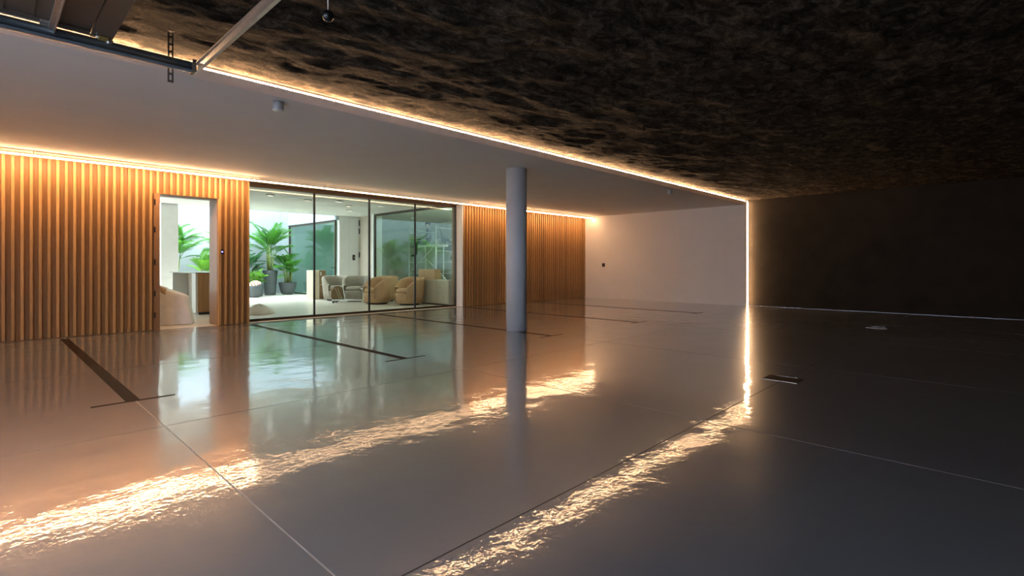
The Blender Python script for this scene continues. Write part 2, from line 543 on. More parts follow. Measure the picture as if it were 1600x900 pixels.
# glazing of four panes
w1 = thing('window_1', 'tall four-pane glass front of the bright lobby', 'window', ((GX0 + GX1) / 2, YG, 0), 0, None, 'structure')
def wpart(name, mat, *b):
    cx = (GX0 + GX1) / 2
    return MB().box(b[0] - cx, b[1] - cx, b[2] - YG, b[3] - YG, b[4], b[5]).obj(name, mat, w1)
wpart('head_rail', M['frame'], GX0, GX1 - 0.012, YG - 0.03, YG + 0.05, 2.735, 2.81)
wpart('bottom_rail', M['frame'], GX0, GX1 - 0.012, YG - 0.03, YG + 0.05, 0, 0.05)
wpart('side_post', M['frame'], GX0, GX0 + 0.03, YG - 0.03, YG + 0.05, 0.05, 2.735)
wpart('side_post', M['frame'], GX1 - 0.045, GX1 - 0.012, YG - 0.03, YG + 0.05, 0.05, 2.735)
px = [GX0 + 0.03, 5.115, 6.475, 7.80, GX1 - 0.045]
for k in range(4):
    a = px[k] + (0.016 if k else 0)
    b = px[k + 1] - (0.016 if k < 3 else 0)
    wpart('pane', M['glass'], a, b, YG, YG + 0.012, 0.05, 2.735)
    if k < 3:
        wpart('mullion', M['mullion'], px[k + 1] - 0.016, px[k + 1] + 0.016, YG - 0.012, YG + 0.03, 0.05, 2.735)

# ------------------------------------------------------------------ light strips
def strip(label, parts):
    t = thing('light_strip', label, 'led strip', parts[0][1], 0)
    for nm, org, mat, b in parts:
        o = MB().box(*b).obj(nm, mat, t)
    return t
def wall_strip(x0, x1, label, mat='led_wall'):
    t = thing('light_strip', label, 'light strip', (x0, YW - 0.40, ZS), 0)
    bx(0, x1 - x0, -0.014, 0.014, -0.079, -0.063).obj('diffuser', M[mat], t)
    bx(0, x1 - x0, -0.020, 0.020, -0.0625, -0.0585).obj('profile', M['white'], t)  # shield added to keep light off the ceiling right above
    n = max(2, round((x1 - x0) / 1.4))
    for k in range(n + 1):
        xx = 0.05 + (x1 - x0 - 0.1) * k / n
        bx(xx - 0.004, xx + 0.004, -0.004, 0.004, -0.058, -0.0005).obj('hanger', M['white'], t)
wall_strip(X0 + 0.01, GX0 - 0.005, 'warm light strip above the slats left of the glazing')
wall_strip(GX0 + 0.005, GX1 - 0.02, 'warm light strip along the ceiling above the tall glazing', 'led_glass')
wall_strip(GX1 + 0.025, XB - 0.005, 'warm light strip above the slats behind the round column', 'led_far')
t = thing('light_strip', 'long warm light strip along the edge of the lowered white ceiling', 'light strip', (X0 + 0.01, YL, ZS), 0)
sl = XB - X0 - 0.02
sec = [(-0.0005, 0.094), (-0.011, 0.094), (-0.011, 0.099), (-0.0005, 0.110)]
MB().add([(0, a, b) for a, b in sec] + [(sl, a, b) for a, b in sec], [(0, 1, 2, 3), (7, 6, 5, 4)] + [(k, k + 4, (k + 1) % 4 + 4, (k + 1) % 4) for k in range(4)]).obj('diffuser', M['led_soffit'], t)
bx(0, sl, -0.0115, -0.0005, 0.0905, 0.0935).obj('channel', M['white'], t)  # lip added to block light onto the ceiling edge below
bx(0, sl, -0.002, -0.0005, 0.1105, 0.125).obj('channel', M['strap'], t)
t = thing('light_strip', 'upright warm light strip where the white far wall meets the black one', 'light strip', (XB + 0.14, YL, 0), 0)
bx(-0.02, 0.04, -0.016, -0.0005, 0.002, ZD - 0.05).obj('diffuser', M['led_post'], t)
bx(-0.138, -0.0205, -0.010, -0.0005, 0.002, ZD - 0.05).obj('channel', M['white'], t)

# ------------------------------------------------------------------ round column
t = thing('round_column', 'smooth round grey column standing free in the hall', 'column', (6.53, 6.20, 0))
MB().lathe([(0.182, 0.0), (0.182, ZS - 0.003)], 48).obj('shaft', M['column'], t, True)
for p in t.children[0].data.polygons:
    if len(p.vertices) > 4: p.use_smooth = False

# ------------------------------------------------------------------ ceiling fittings
def spot(x, y, label):
    t = thing('ceiling_spotlight', label, 'spotlight', (x, y, ZS), 0, 'surface spotlights on the lowered ceiling')
    MB().lathe([(0.050, -0.088), (0.053, -0.084), (0.053, -0.0005)], 24).obj('housing', M['plastic_white'], t, True)
    MB().lathe([(0.053, -0.094), (0.055, -0.092), (0.055, -0.0885), (0.05, -0.0882)], 24).obj('rim', M['offwhite'], t, True)
spot(2.13, 5.42, 'small grey cylinder spotlight on the white ceiling near the garage rail')
spot(10.75, 5.45, 'small grey cylinder spotlight on the white ceiling near the far wall')
t = thing('ball_pendant', 'small black ball hanging on a thin rod from the dark ceiling', 'pendant', (1.41, 2.86, ZD))
MB().tube([(0, 0, -0.344), (0, 0, -0.001)], 0.0042, 8).obj('rod', M['galv'], t, True)
prof = [(0.0005, -0.4095)] + [(0.0335 * math.sin(a), -0.376 - 0.0335 * math.cos(a)) for a in [PI * k / 14 for k in range(1, 14)]] + [(0.0005, -0.3425)]
MB().lathe(prof, 24).obj('ball', mat_plain('gloss_black', (0.012, 0.012, 0.012), 0.22), t, True)
MB().lathe([(0.014, -0.012), (0.02, -0.002), (0.02, -0.0005)], 16).obj('ceiling_cap', M['plastic_black'], t, True)

t = thing('wall_switch', 'small black switch on the white far wall near the slats', 'switch', (XB, 9.97, 1.15))
bx(-0.012, -0.0005, -0.055, 0.055, -0.06, 0.06).obj('plate', M['plastic_black'], t, bevel=0.003)
bx(-0.017, -0.0125, -0.03, 0.03, -0.035, 0.035).obj('rocker', mat_plain('dark_red_plastic', (0.05, 0.012, 0.012), 0.35), t, bevel=0.002)
t = thing('door_reader', 'black entry reader with a blue light on the slats beside the doorway', 'card reader', (3.175, YW - SD - 0.001, 1.40))
bx(-0.022, 0.022, -0.014, 0, -0.05, 0.05).obj('housing', M['plastic_black'], t, bevel=0.004)
bx(-0.012, 0.012, -0.0165, -0.0145, -0.012, 0.012).obj('indicator', M['blue_led'], t)

# floor hatches at the joints
def hatch(x, y, label):
    t = thing('floor_hatch', label, 'hatch', (x, y, 0), 0, 'floor hatches on the right')
    bx(-0.11, 0.13, -0.16, 0.16, 0.0004, 0.003).obj('cover', M['inlay'], t)
    bx(0.131, 0.138, -0.10, 0.10, 0.0004, 0.005).obj('edge', M['galv'], t)
    bx(-0.117, -0.1105, -0.16, 0.16, 0.0004, 0.004).obj('edge', M['strap'], t)
hatch(5.60, 1.62, 'black floor hatch with a bright metal edge near the upright light strip reflection')
hatch(11.4, 1.70, 'black floor hatch with a bright metal edge close to the black far wall')

# ------------------------------------------------------------------ overhead garage door parked under the dark ceiling
gd = thing('garage_door', 'brown sectional garage door parked open on steel rails under the ceiling', 'garage door', (0.655, 4.60, 2.765))
def gpart(name, mat, *b, **kw):
    return MB().box(*b).obj(name, mat, gd, **kw)
# sections: bottom rail then deep sections with raised beads, running back from the leading edge
gpart('bottom_rail', M['doorpanel'], -0.125, 0.0, -6.9, 0.06, 0.0, 0.045, bevel=0.006)
for k in range(5):
    x1 = -0.132 - k * 0.56
    p = gpart('door_section', M['doorpanel'], x1 - 0.55, x1, -6.9, 0.06, 0.006, 0.046, bevel=0.005)
    for q in (0.14, 0.29, 0.43):
        MB().box(x1 - q - 0.012, x1 - q, -6.86, -0.05, 0.0, 0.0055).obj('bead', M['doorpanel'], p)
    MB().box(x1 - 0.548, x1 - 0.002, -0.055, -0.0, -0.004, 0.0055).obj('end_stile', M['doorpanel'], p)
# reinforcing profile across the leading section
st = gpart('stiffener', M['galv'], -0.345, -0.335, -6.8, 0.12, -0.03, -0.001)
MB().box(-0.335, -0.315, -6.8, 0.12, -0.03, -0.024).obj('flange', M['galv'], st)
MB().box(-0.318, -0.312, -6.8, 0.12, -0.05, -0.024).obj('lip', M['galv'], st)
# rail, cable, roller
rail = MB()
prof = [(-0.040, -0.09), (-0.030, -0.098), (0.0, -0.10), (0.030, -0.098), (0.042, -0.085), (0.046, -0.055), (0.042, -0.025), (0.030, -0.012), (0.02, -0.012), (0.02, -0.018), (0.03, -0.02), (0.038, -0.055), (0.032, -0.088), (-0.030, -0.090)]
n = len(prof)
xa, xb = -3.1, 0.515
rail.add([(xa, 0.07 + a, b + 0.02) for a, b in prof] + [(xb, 0.07 + a, b + 0.02) for a, b in prof],
         [(i, (i + 1) % n, n + (i + 1) % n, n + i) for i in range(n)])
rail.obj('rail', M['rail'], gd, True)
MB().tube([(-3.1, 0.072, -0.03), (0.515, 0.072, -0.03)], 0.032, 14).obj('rail_tube', M['rail'], gd, True)
MB().tube([(-2.9, 0.0, -0.012), (-0.4, 0.005, -0.006), (-0.05, 0.03, 0.0)], 0.004, 8).obj('lift_cable', M['galv'], gd, True)
MB().tube([(-2.9, 0.022, 0.012), (-0.03, 0.03, 0.006)], 0.004, 8).obj('lift_cable', M['galv'], gd, True)
hb = gpart('roller_bracket', M['brass'], -0.085, -0.03, -0.02, 0.035, -0.018, -0.002, bevel=0.003)
MB().tube([(-0.035, 0.03, -0.012), (-0.005, 0.045, -0.012)], 0.020, 14).obj('roller', M['galv'], hb, True)
MB().tube([(-0.10, 0.0, -0.008), (-0.07, 0.0, -0.008)], 0.012, 10).obj('bolt', M['galv'], hb, True)
for xx in (-0.62, -0.36, -1.18):
    q = gpart('hinge_bracket', M['galv'], xx - 0.03, xx + 0.02, -0.05, 0.03, -0.014, -0.002, bevel=0.003)
# end plate and crossbar
gpart('end_cap', M['strap'], 0.50, 0.53, 0.02, 0.118, -0.085, 0.012, bevel=0.003)
cb = gpart('crossbar', M['galv'], 0.535, 0.541, -6.9, 0.05, -0.065, -0.015)
MB().box(0.541, 0.562, -6.9, 0.05, -0.065, -0.060).obj('flange', M['galv'], cb)
MB().box(0.518, 0.535, -6.9, 0.05, -0.020, -0.015).obj('flange', M['galv'], cb)
# perforated hanger strap
def strap(x, y, z0, z1, name):
    m = MB()
    w, s = 0.020, 0.008
    m.box(x - w, x - s, y - 0.002, y + 0.002, z0, z1)
    m.box(x + s, x + w, y - 0.002, y + 0.002, z0, z1)
    z = z0
    while z < z1 - 0.01:
        m.box(x - s, x + s, y - 0.002, y + 0.002, z, z + 0.018)
        z += 0.058
    m.box(x - w, x + w, y - 0.035, y + 0.002, z1 - 0.004, z1)
    return m.obj(name, M['strap'], gd, rot=None)
strap(0.375, 0.125, -0.18, ZD - 2.765 - 0.002, 'hanger_strap')

# ------------------------------------------------------------------ lobby shell
struct(bx(0.1, 0.3, WALLB, YE, 0, 6.0).obj('wall_lobby_left', M['lobbywhite']), 'white lobby wall left of the doorway view', 'wall')
struct(bx(0.3, 12.0, YE, YE + 0.2, 0, 6.0).obj('wall_court', M['courtwall']), 'pale bluish end wall behind the potted palms', 'wall')
struct(bx(0.3, 8.72, YC, YC + 0.12, ZL + 0.001, 6.0).obj('wall_court_head', M['courtwall']), 'white upstand over the edge of the lobby ceiling', 'wall')
struct(bx(8.72, 8.84, YC, YE, 2.76, 6.0).obj('wall_court_side', M['courtwall']), 'white wall above the glazed side of the plant court', 'wall')
struct(bx(8.84, 9.72, YC, YC + 0.12, 0, ZL).obj('wall_lobby_back', M['lobbywhite']), 'white wall panel with a door behind the taupe armchairs', 'wall')
bw = bpy.data.objects['wall_lobby_back']
for a, b in ((8.86, 9.22), (9.225, 9.60)):
    bx(a, b, YC - 0.014, YC - 0.0005, 0.02, ZL - 0.03).obj('panel', M['lobbywhite'], bw)
struct(bx(9.60, 9.72, 15.82, YC - 0.016, 0, ZL).obj('wall_lobby_pier', M['beige']), 'beige pier between the white door panel and the side glazing', 'wall')
for z in (0.35, 1.42, 2.28, 2.58):
    bx(9.586, 9.5995, YC - 0.115, YC - 0.03, z, z + 0.2).obj('hinge', M['plastic_black'], bpy.data.objects['wall_lobby_pier'])
struct(bx(XS - 0.04, 9.72, 15.70, 15.82, 0, ZL).obj('wall_lobby_return', M['lobbywhite']), 'narrow white wall end beside the side glazing', 'wall')
struct(bx(10.7, 10.85, YC + 0.12, YE, 0, ZL).obj('wall_annex', M['sage']), 'sage green wall seen through the glass of the plant court', 'wall')
struct(bx(13.2, 13.4, WALLB, YC, 0, ZL).obj('wall_site', M['greyroom']), 'raw grey wall behind the scaffold', 'wall')
struct(bx(9.72, 13.2, YC, YC + 0.12, 0, ZL).obj('wall_site_end', M['greyroom']), 'raw grey end wall of the unfinished room', 'wall')
# light well roof
t = thing('skylight', 'wide glowing skylight over the plant court', 'skylight', (4.5, 19.2, 5.9))
bx(-4.2, 4.2, -1.98, 1.98, 0.02, 0.04).obj('diffuser', M['sky_panel'], t)
for k in range(5):
    xx = -4.2 + k * 2.1
    bx(xx - 0.03, xx + 0.03, -1.98, 1.98, -0.04, 0.019).obj('glazing_bar', M['offwhite'], t)
struct(bx(0.1, 12.0, YC, YE + 0.2, 6.0, 6.1).obj('roof_court', M['lobbywhite']), 'white roof slab over the plant court', 'roof')

# side glazing of the lobby
def glazing(name, label, xx, y0, y1, z1, mat, nsplit, cat='window'):
    t = thing(name, label, cat, (xx, (y0 + y1) / 2, 0), 0, None, 'structure')
    h = (y1 - y0) / 2
    bx(-0.03, 0.03, -h, h, z1 - 0.07, z1).obj('head_rail', M['frame'], t)
    bx(-0.03, 0.03, -h, h, 0, 0.05).obj('bottom_rail', M['frame'], t)
    bx(-0.03, 0.03, -h, -h + 0.05, 0.05, z1 - 0.07).obj('side_post', M['frame'], t)
    bx(-0.03, 0.03, h - 0.06, h, 0.05, z1 - 0.07).obj('side_post', M['frame'], t)
    a = -h + 0.05
    L = (2 * h - 0.11) / nsplit
    for k in range(nsplit):
        bx(-0.006, 0.006, a + k * L + 0.004, a + (k + 1) * L - 0.004, 0.05, z1 - 0.07).obj('pane', mat, t)
    return t
glazing('window_2', 'green tinted glass side of the lobby with scaffold behind', XS, WALLB + 0.05, 15.69, ZL - 0.002, M['glass3'], 2)
w3 = glazing('window_3', 'pale green glass screen beside the round potted palm', 8.78, YC + 0.13, YE - 0.01, 2.755, M['glass2'], 1)
hy = (YC + 0.13 - YE + 0.01) / 2
hd = bx(-0.08, -0.031, hy + 0.03, hy + 0.054, 1.04, 1.064).obj('handle', M['plastic_black'], w3)
bx(-0.092, -0.0805, hy + 0.03, hy + 0.18, 1.043, 1.061).obj('lever', M['plastic_black'], hd)
t = thing('wall_switch', 'dark switch plate on the white lobby panel above the armchairs', 'switch', (9.40, YC - 0.015, 1.42))
bx(-0.05, 0.05, -0.014, -0.0005, -0.1, 0.1).obj('plate', M['plastic_black'], t, bevel=0.004)
bx(-0.02, 0.02, -0.018, -0.0145, -0.03, 0.03).obj('button', M['strap'], t)

# square column at the court edge
t = thing('square_column', 'square white column at the edge of the plant court seen through the doorway', 'column', (3.72, 17.35, 0))
bx(-0.21, 0.21, -0.21, 0.21, 0, ZL - 0.002).obj('shaft', M['lobbywhite'], t, bevel=0.006)
bpy.data.objects['wall_court_head'].location.y = 0.0

# recessed downlights
DLP = [(4.98, 13.17), (6.07, 13.47), (6.79, 13.12), (7.50, 13.91), (8.11, 15.04), (8.15, 13.23)]
DLL = ['nearest the doorway', 'second from the left pane edge', 'over the wrapped carton', 'in the middle of the second pane', 'over the taupe armchairs', 'nearest the side glazing']
for (a, b), l in zip(DLP, DLL):
    t = thing('recessed_downlight', 'round recessed downlight in the lobby ceiling, ' + l, 'downlight', (a, b, ZL), 0, 'lobby ceiling downlights')
    MB().lathe([(0.105, -0.0005), (0.105, -0.030), (0.080, -0.032), (0.080, -0.004)], 24).obj('trim_ring', M['offwhite'], t, True)
    MB().lathe([(0.079, -0.0042), (0.03, -0.0035), (0.001, -0.003)], 20).obj('lamp', M['downlight'], t, True)

# ------------------------------------------------------------------ potted palms
def frond_mesh(name, L, rise, droop, nl, ll, lw, mat, seed):
    """feather leaf growing from the origin along +x: a bowed midrib with two rows of pointed leaflets"""
    rnd = random.Random(seed)
    m = MB()
    P = []
    for i in range(13):
        t = i / 12
        P.append(Vector((L * (t - 0.12 * t * t * droop), 0, rise * t - droop * t * t * L * 0.55)))
    m.tube(P, [0.011 * (1 - 0.85 * i / 12) for i in range(13)], 5)
    for k in range(nl):
        t = 0.22 + 0.78 * (k + 0.5) / nl
        f = t * 12
        i = min(int(f), 11)
        p = P[i].lerp(P[i + 1], f - i)
        d = (P[i + 1] - P[i]).normalized()
        prof = math.sin(PI * min(1, (t - 0.1) / 0.95)) ** 0.6
        l = ll * (0.35 + 0.75 * prof) * rnd.uniform(0.88, 1.1)
        for s in (-1, 1):
            side = Vector((0, s, 0))
            up = d.cross(side) * s * -1
            sweep = 0.55 + 0.5 * t
            dr = (side * 1.0 + d * sweep + Vector((0, 0, 0.32 + rnd.uniform(-.1, .1)))).normalized()
            w = d * lw
            a = p + dr * l * 0.45 + Vector((0, 0, -0.02 * l))
            b = p + dr * l + Vector((0, 0, -0.34 * l))
            m.add([p - w * 0.35, a - w * 0.6, b, a + w * 0.6, p + w * 0.35], [(0, 1, 2, 3, 4)])
    return m.mesh(name, mat)

FR = {}
for key, mk in (('leaf', 'leaf'), ('leaf2', 'leaf2'), ('leaf3', 'leaf3')):
    FR[key] = [frond_mesh('frond_' + key, 1.0, 0.55, 0.55, 36, 0.34, 0.018, M[mk], 1),
               frond_mesh('frond_' + key, 1.0, 0.75, 0.85, 34, 0.36, 0.019, M[mk], 2),
               frond_mesh('frond_' + key, 1.0, 0.35, 0.60, 38, 0.30, 0.017, M[mk], 3)]

def pot_mesh(t, h, r0, r1, bulge=0.0, mat='pot'):
    prof = []
    for i in range(9):
        u = i / 8
        prof.append((r0 + (r1 - r0) * u ** (1 - bulge), h * u))
    prof += [(r1 * 1.0, h), (r1 * 0.93, h), (r1 * 0.90, h * 0.93), (0.002, h * 0.93)]
    MB().lathe(prof, 32).obj('pot', M[mat], t, True)
    MB().lathe([(r1 * 0.89, h * 0.932), (r1 * 0.5, h * 0.945), (0.002, h * 0.95)], 20).obj('soil', M['soil'], t, True)

def palm(label, loc, pot, stems, fr, lean, scale, key, seed, rise=(0.4, 1.1)):
    """pot=(h,r0,r1,bulge); stems=(n,hmin,hmax,spread); fr fronds in all"""
    rnd = random.Random(seed)
    t = thing('potted_palm', label, 'plant', loc, 0, 'potted palms in the plant court')
    pot_mesh(t, *pot)
    z0 = pot[0] * 0.94
    tops = []
    n, ha, hb, spread = stems
    for i in range(n):
        a = 2 * PI * i / n + rnd.uniform(-.3, .3)
        r = pot[2] * 0.42 * rnd.uniform(0.3, 1)
        hh = rnd.uniform(ha, hb)
        b = Vector((r * math.cos(a), r * math.sin(a), z0))
        e = Vector(((r + spread * hh) * math.cos(a), (r + spread * hh) * math.sin(a), z0 + hh))
        MB().tube([b, b.lerp(e, 0.5) + Vector((0, 0, 0.03)), e], [0.024, 0.02, 0.014], 7).obj('stem', M['stem'], t, True)
        tops.append((e, a))
    for k in range(fr):
        e, a = tops[k % n]
        az = a + rnd.uniform(-1.2, 1.2) + 2.4 * (k // n)
        s = rnd.uniform(*scale)
        tilt = rnd.uniform(*lean)
        for q in range(12):
            rr = s * (0.85 * math.cos(tilt) + 0.18)
            tx, ty = loc[0] + e.x + rr * math.cos(az), loc[1] + e.y + rr * math.sin(az)
            if ty < 21.02 and 0.6 < tx < 8.66:
                break
            az = rnd.uniform(0, 2 * PI)
            tilt = min(1.15, tilt + 0.08)
            s *= 0.97
        inst('frond', FR[key][rnd.randrange(3)], t, tuple(e + Vector((0, 0, -0.02))), (rnd.uniform(-.25, .25), -tilt, az), (s, s * rnd.uniform(.85, 1.1), s))
    return t

palm('tall feathery palm in a high tapering charcoal pot', (7.66, 20.25, 0), (0.94, 0.19, 0.27, 0.0), (7, 0.55, 1.05, 0.07), 26, (0.15, 0.95), (0.75, 1.1), 'leaf', 11)
palm('bushy palm in a low rounded charcoal bowl pot', (8.30, 20.20, 0), (0.47, 0.17, 0.335, 0.5), (9, 0.30, 0.75, 0.12), 30, (-0.15, 0.85), (0.5, 0.85), 'leaf', 12)
palm('palm with drooping leaves at the left edge of the glazing', (7.0, 20.45, 0), (0.42, 0.15, 0.22, 0.3), (6, 0.3, 0.9, 0.12), 15, (0.0, 0.8), (0.5, 0.8), 'leaf3', 13)
palm('full palm mirrored in the side glazing behind the slatted wall', (6.15, 20.0, 0), (0.6, 0.18, 0.27, 0.2), (7, 0.5, 1.0, 0.1), 18, (0.1, 0.95), (0.7, 1.1), 'leaf', 14)
palm('bright young palm right of the square column seen through the doorway', (5.42, 20.25, 0), (0.55, 0.17, 0.27, 0.2), (8, 0.25, 0.55, 0.1), 20, (0.2, 1.1), (0.5, 0.72), 'leaf2', 15)
palm('large arching palm half hidden by the square column', (4.55, 20.35, 0), (0.7, 0.2, 0.3, 0.2), (7, 0.7, 1.2, 0.1), 19, (0.05, 0.8), (0.8, 1.2), 'leaf', 16)
palm('palm left of the square column in the narrow doorway view', (3.75, 20.2, 0), (0.6, 0.18, 0.28, 0.2), (7, 0.4, 1.0, 0.1), 18, (0.0, 0.9), (0.7, 1.0), 'leaf2', 17)

# leafy shrub in a grey pot holding a striped cloth
def leaf_shape(m, p, d, l, w, up):
    d = d.normalized()
    s = d.cross(up).normalized() * w
    m.add([p, p + d * l * .35 + s, p + d * l * .7 + s * .8, p + d * l - up * l * .12, p + d * l * .7 - s * .8, p + d * l * .35 - s], [(0, 1, 2, 3, 4, 5)])
t = thing('potted_shrub', 'bright leafy shrub in a dark pot beside the striped cloth', 'plant', (7.02, 19.72, 0), 0, None)
pot_mesh(t, 0.42, 0.14, 0.21, 0.4)
rnd = random.Random(5)
lm = MB()
leaf_shape(lm, Vector((0, 0, 0)), Vector((1, 0, .25)), 0.20, 0.052, Vector((0, 0, 1)))
lm = lm.mesh('leaf', M['leaf2'])
for k in range(7):
    a = 2 * PI * k / 7
    e = Vector((0.2 * math.cos(a), 0.2 * math.sin(a), rnd.uniform(0.6, 0.95)))
    MB().tube([(0.04 * math.cos(a), 0.04 * math.sin(a), 0.39), tuple(e)], [0.010, 0.005], 6).obj('stem', M['stem'], t, True)
    for q in range(12):
        u = rnd.uniform(0.25, 1)
        p = Vector((0.04 * math.cos(a), 0.04 * math.sin(a), 0.39)).lerp(e, u)
        sc = rnd.uniform(.7, 1.2)
        inst('leaf', lm, t, tuple(p), (rnd.uniform(-.5, .5), rnd.uniform(-.9, .3), rnd.uniform(0, 6.28)), (sc, sc, sc))
t = thing('planter_tub', 'grey tub with a red striped cloth over its rim', 'tub', (6.72, 19.22, 0))
MB().lathe([(0.16, 0), (0.2, 0.1), (0.25, 0.3), (0.27, 0.42), (0.255, 0.42), (0.235, 0.3), (0.18, 0.1), (0.002, 0.06)], 28).obj('tub', M['pot'], t, True)
cl = MB()
n1, n2 = 10, 36
vs = []
for i in range(n1):
    u = i / (n1 - 1)
    for j in range(n2):
        a = 2 * PI * j / n2
        r = 0.002 + 0.232 * u * (1 + 0.05 * math.sin(4 * a + 1))
        vs.append((r * math.cos(a), r * math.sin(a), 0.455 + 0.13 * (1 - u ** 2.2) + 0.012 * u * math.sin(6 * a + 3 * u) + 0.06 * r / 0.25 * math.cos(a - 0.6)))
cl.add(vs, [(i * n2 + j, (i + 1) * n2 + j, (i + 1) * n2 + (j + 1) % n2, i * n2 + (j + 1) % n2) for i in range(n1 - 1) for j in range(n2)])
o = cl.obj('striped_cloth', M['stripe'], None, True, loc=(6.72, 19.22, 0.0))
sm = o.modifiers.new('thickness', 'SOLIDIFY'); sm.thickness = 0.012
tag(o, 'red and cream striped cloth heaped on the grey tub', 'cloth')

# ------------------------------------------------------------------ armchairs
def arm_mesh(fab):
    """tub backrest: a thick shell wrapping the seat, top sloping down to the front of the arms"""
    m = MB()
    R, T = 0.41, 0.10
    n = 30
    amax = 2.35
    vs, fs = [], []
    for i in range(n + 1):
        a = -amax + 2 * amax * i / n
        u = abs(a) / amax
        zt = 0.76 - 0.27 * max(0, (u - 0.35) / 0.65) ** 2.2
        ring = []
        sec = [(R - 0.045, 0.05), (R - 0.02, 0.25), (R + 0.02, zt - 0.06), (R - 0.005, zt - 0.012), (R - T * 0.5, zt), (R - T + 0.01, zt - 0.02), (R - T - 0.01, zt - 0.10), (R - T, 0.10)]
        for r, z in sec:
            vs.append((-r * math.cos(a), r * math.sin(a) * 0.98, z))
    k = 8
    for i in range(n):
        for j in range(k):
            j2 = (j + 1) % k
            fs.append((i * k + j, i * k + j2, (i + 1) * k + j2, (i + 1) * k + j))
    fs.append(tuple(range(k)))
    fs.append(tuple(n * k + j for j in range(k))[::-1])
    return m.add(vs, fs).mesh('backrest', fab, True)

def make_chair(fab):
    parts = {}
    parts['backrest'] = arm_mesh(fab)
    sq = lambda r, z: [(z, r)]
    parts['seat_base'] = MB().lathe([(0.30, 0.045), (0.345, 0.06), (0.345, 0.30), (0.335, 0.325), (0.25, 0.33)], 32).mesh('seat_base', fab, True)
    parts['seat_cushion'] = MB().lathe([(0.29, 0.331), (0.318, 0.35), (0.322, 0.40), (0.30, 0.435), (0.20, 0.452), (0.002, 0.455)], 32).mesh('seat_cushion', fab, True)
    parts['plinth'] = MB().lathe([(0.27, 0.0), (0.27, 0.044)], 28).mesh('plinth', M['frame'])
    return parts
CH = {'tan': make_chair(M['fab_tan']), 'grey': make_chair(M['fab_grey'])}
def chair(kind, x, y, face, label, s=1.0):
    t = thing('tub_armchair', label, 'armchair', (x, y, 0), math.radians(face), 'tub armchairs in the lobby')
    for nme, me in CH[kind].items():
        off = (0.05, 0, 0) if nme in ('seat_base', 'seat_cushion') else (0, 0, 0)
        inst(nme, me, t, off, (0, 0, 0), (s, s, s))
    return t
chair('tan', 8.62, 12.46, 180, 'tan tub armchair nearest the wrapped low cabinet', 1.05)
chair('tan', 8.16, 13.42, 180, 'tan tub armchair just right of the middle mullion', 1.05)
chair('grey', 8.30, 14.90, 222, 'taupe tub armchair left of the middle mullion', 1.05)
chair('grey', 8.06, 15.80, 255, 'taupe tub armchair beside the tall brown carton', 1.05)
chair('tan', 8.86, 14.20, 190, 'tan tub armchair half hidden behind the one at the middle mullion', 1.05)

# scatter of packing things on the lobby floor
t = thing('tall_carton', 'tall pale carton with a brown side and white tag', 'carton', (7.92, 16.66, 0), math.radians(10))
bx(-0.27, 0.14, -0.12, 0.34, 0.001, 0.485).obj('lower_box', M['cardpale'], t, bevel=0.004)
bx(-0.27, 0.14, -0.12, 0.34, 0.49, 0.97).obj('upper_box', M['cardpale'], t, bevel=0.004)
bx(-0.10, 0.135, -0.133, -0.1205, 0.02, 0.48).obj('brown_side', M['brown'], t)
bx(-0.10, 0.135, -0.133, -0.1205, 0.50, 0.965).obj('brown_side', M['brown'], t)
bx(-0.08, -0.03, -0.137, -0.1335, 0.80, 0.92).obj('tag', M['offwhite'], t)
# leaning octagonal top with pale straps
t = thing('table_top', 'brown eight-sided table top leaning with two pale straps', 'table top', (7.60, 14.84, 0.262), math.radians(20))
oc = MB()
k = 8
ring = [(0.26 * math.cos(2 * PI * (i + .5) / k), 0.26 * math.sin(2 * PI * (i + .5) / k)) for i in range(k)]
oc.add([(a, -0.02, b) for a, b in ring] + [(a, 0.02, b) for a, b in ring], [tuple(range(k)), tuple(range(k, 2 * k))[::-1]] + [(i, i + k, (i + 1) % k + k, (i + 1) % k) for i in range(k)])
oc.obj('board', M['brown'], t)
for d in (0.02, 0.12):
    o = bx(-0.01, 0.01, -0.026, -0.0205, -0.21, 0.21).obj('strap', M['cardpale'], t, loc=(d - 0.02, 0, 0), rot=(0, math.radians(-28), 0))
t = thing('floor_trolley', 'low pale metal trolley frame lying before the taupe armchairs', 'trolley', (7.82, 14.22, 0), math.radians(-50))
for yy in (-0.12, 0.12):
    MB().tube([(-0.62, yy, 0.085), (0.62, yy, 0.085)], 0.015, 8).obj('side_rail', M['alu'], t, True)
for xx in (-0.55, 0.0, 0.55):
    MB().tube([(xx, -0.12, 0.085), (xx, 0.12, 0.085)], 0.012, 8).obj('cross_rail', M['alu'], t, True)
for xx in (-0.58, 0.58):
    for yy in (-0.12, 0.12):
        MB().tube([(xx, yy - 0.014, 0.035), (xx, yy + 0.014, 0.035)], 0.035, 14).obj('wheel', M['plastic_black'], t, True)
        bx(xx - 0.012, xx + 0.012, yy - 0.02, yy + 0.02, 0.05, 0.088).obj('fork', M['alu'], t)
t = thing('side_table', 'small round cream side table between the taupe and tan armchairs', 'side table', (8.20, 14.12, 0))
MB().lathe([(0.14, 0), (0.15, 0.02), (0.12, 0.12), (0.12, 0.36), (0.15, 0.40)], 24).obj('pedestal', M['wrap'], t, True)
MB().lathe([(0.17, 0.401), (0.18, 0.41), (0.18, 0.43), (0.17, 0.437)], 28).obj('top', M['offwhite'], t, True)
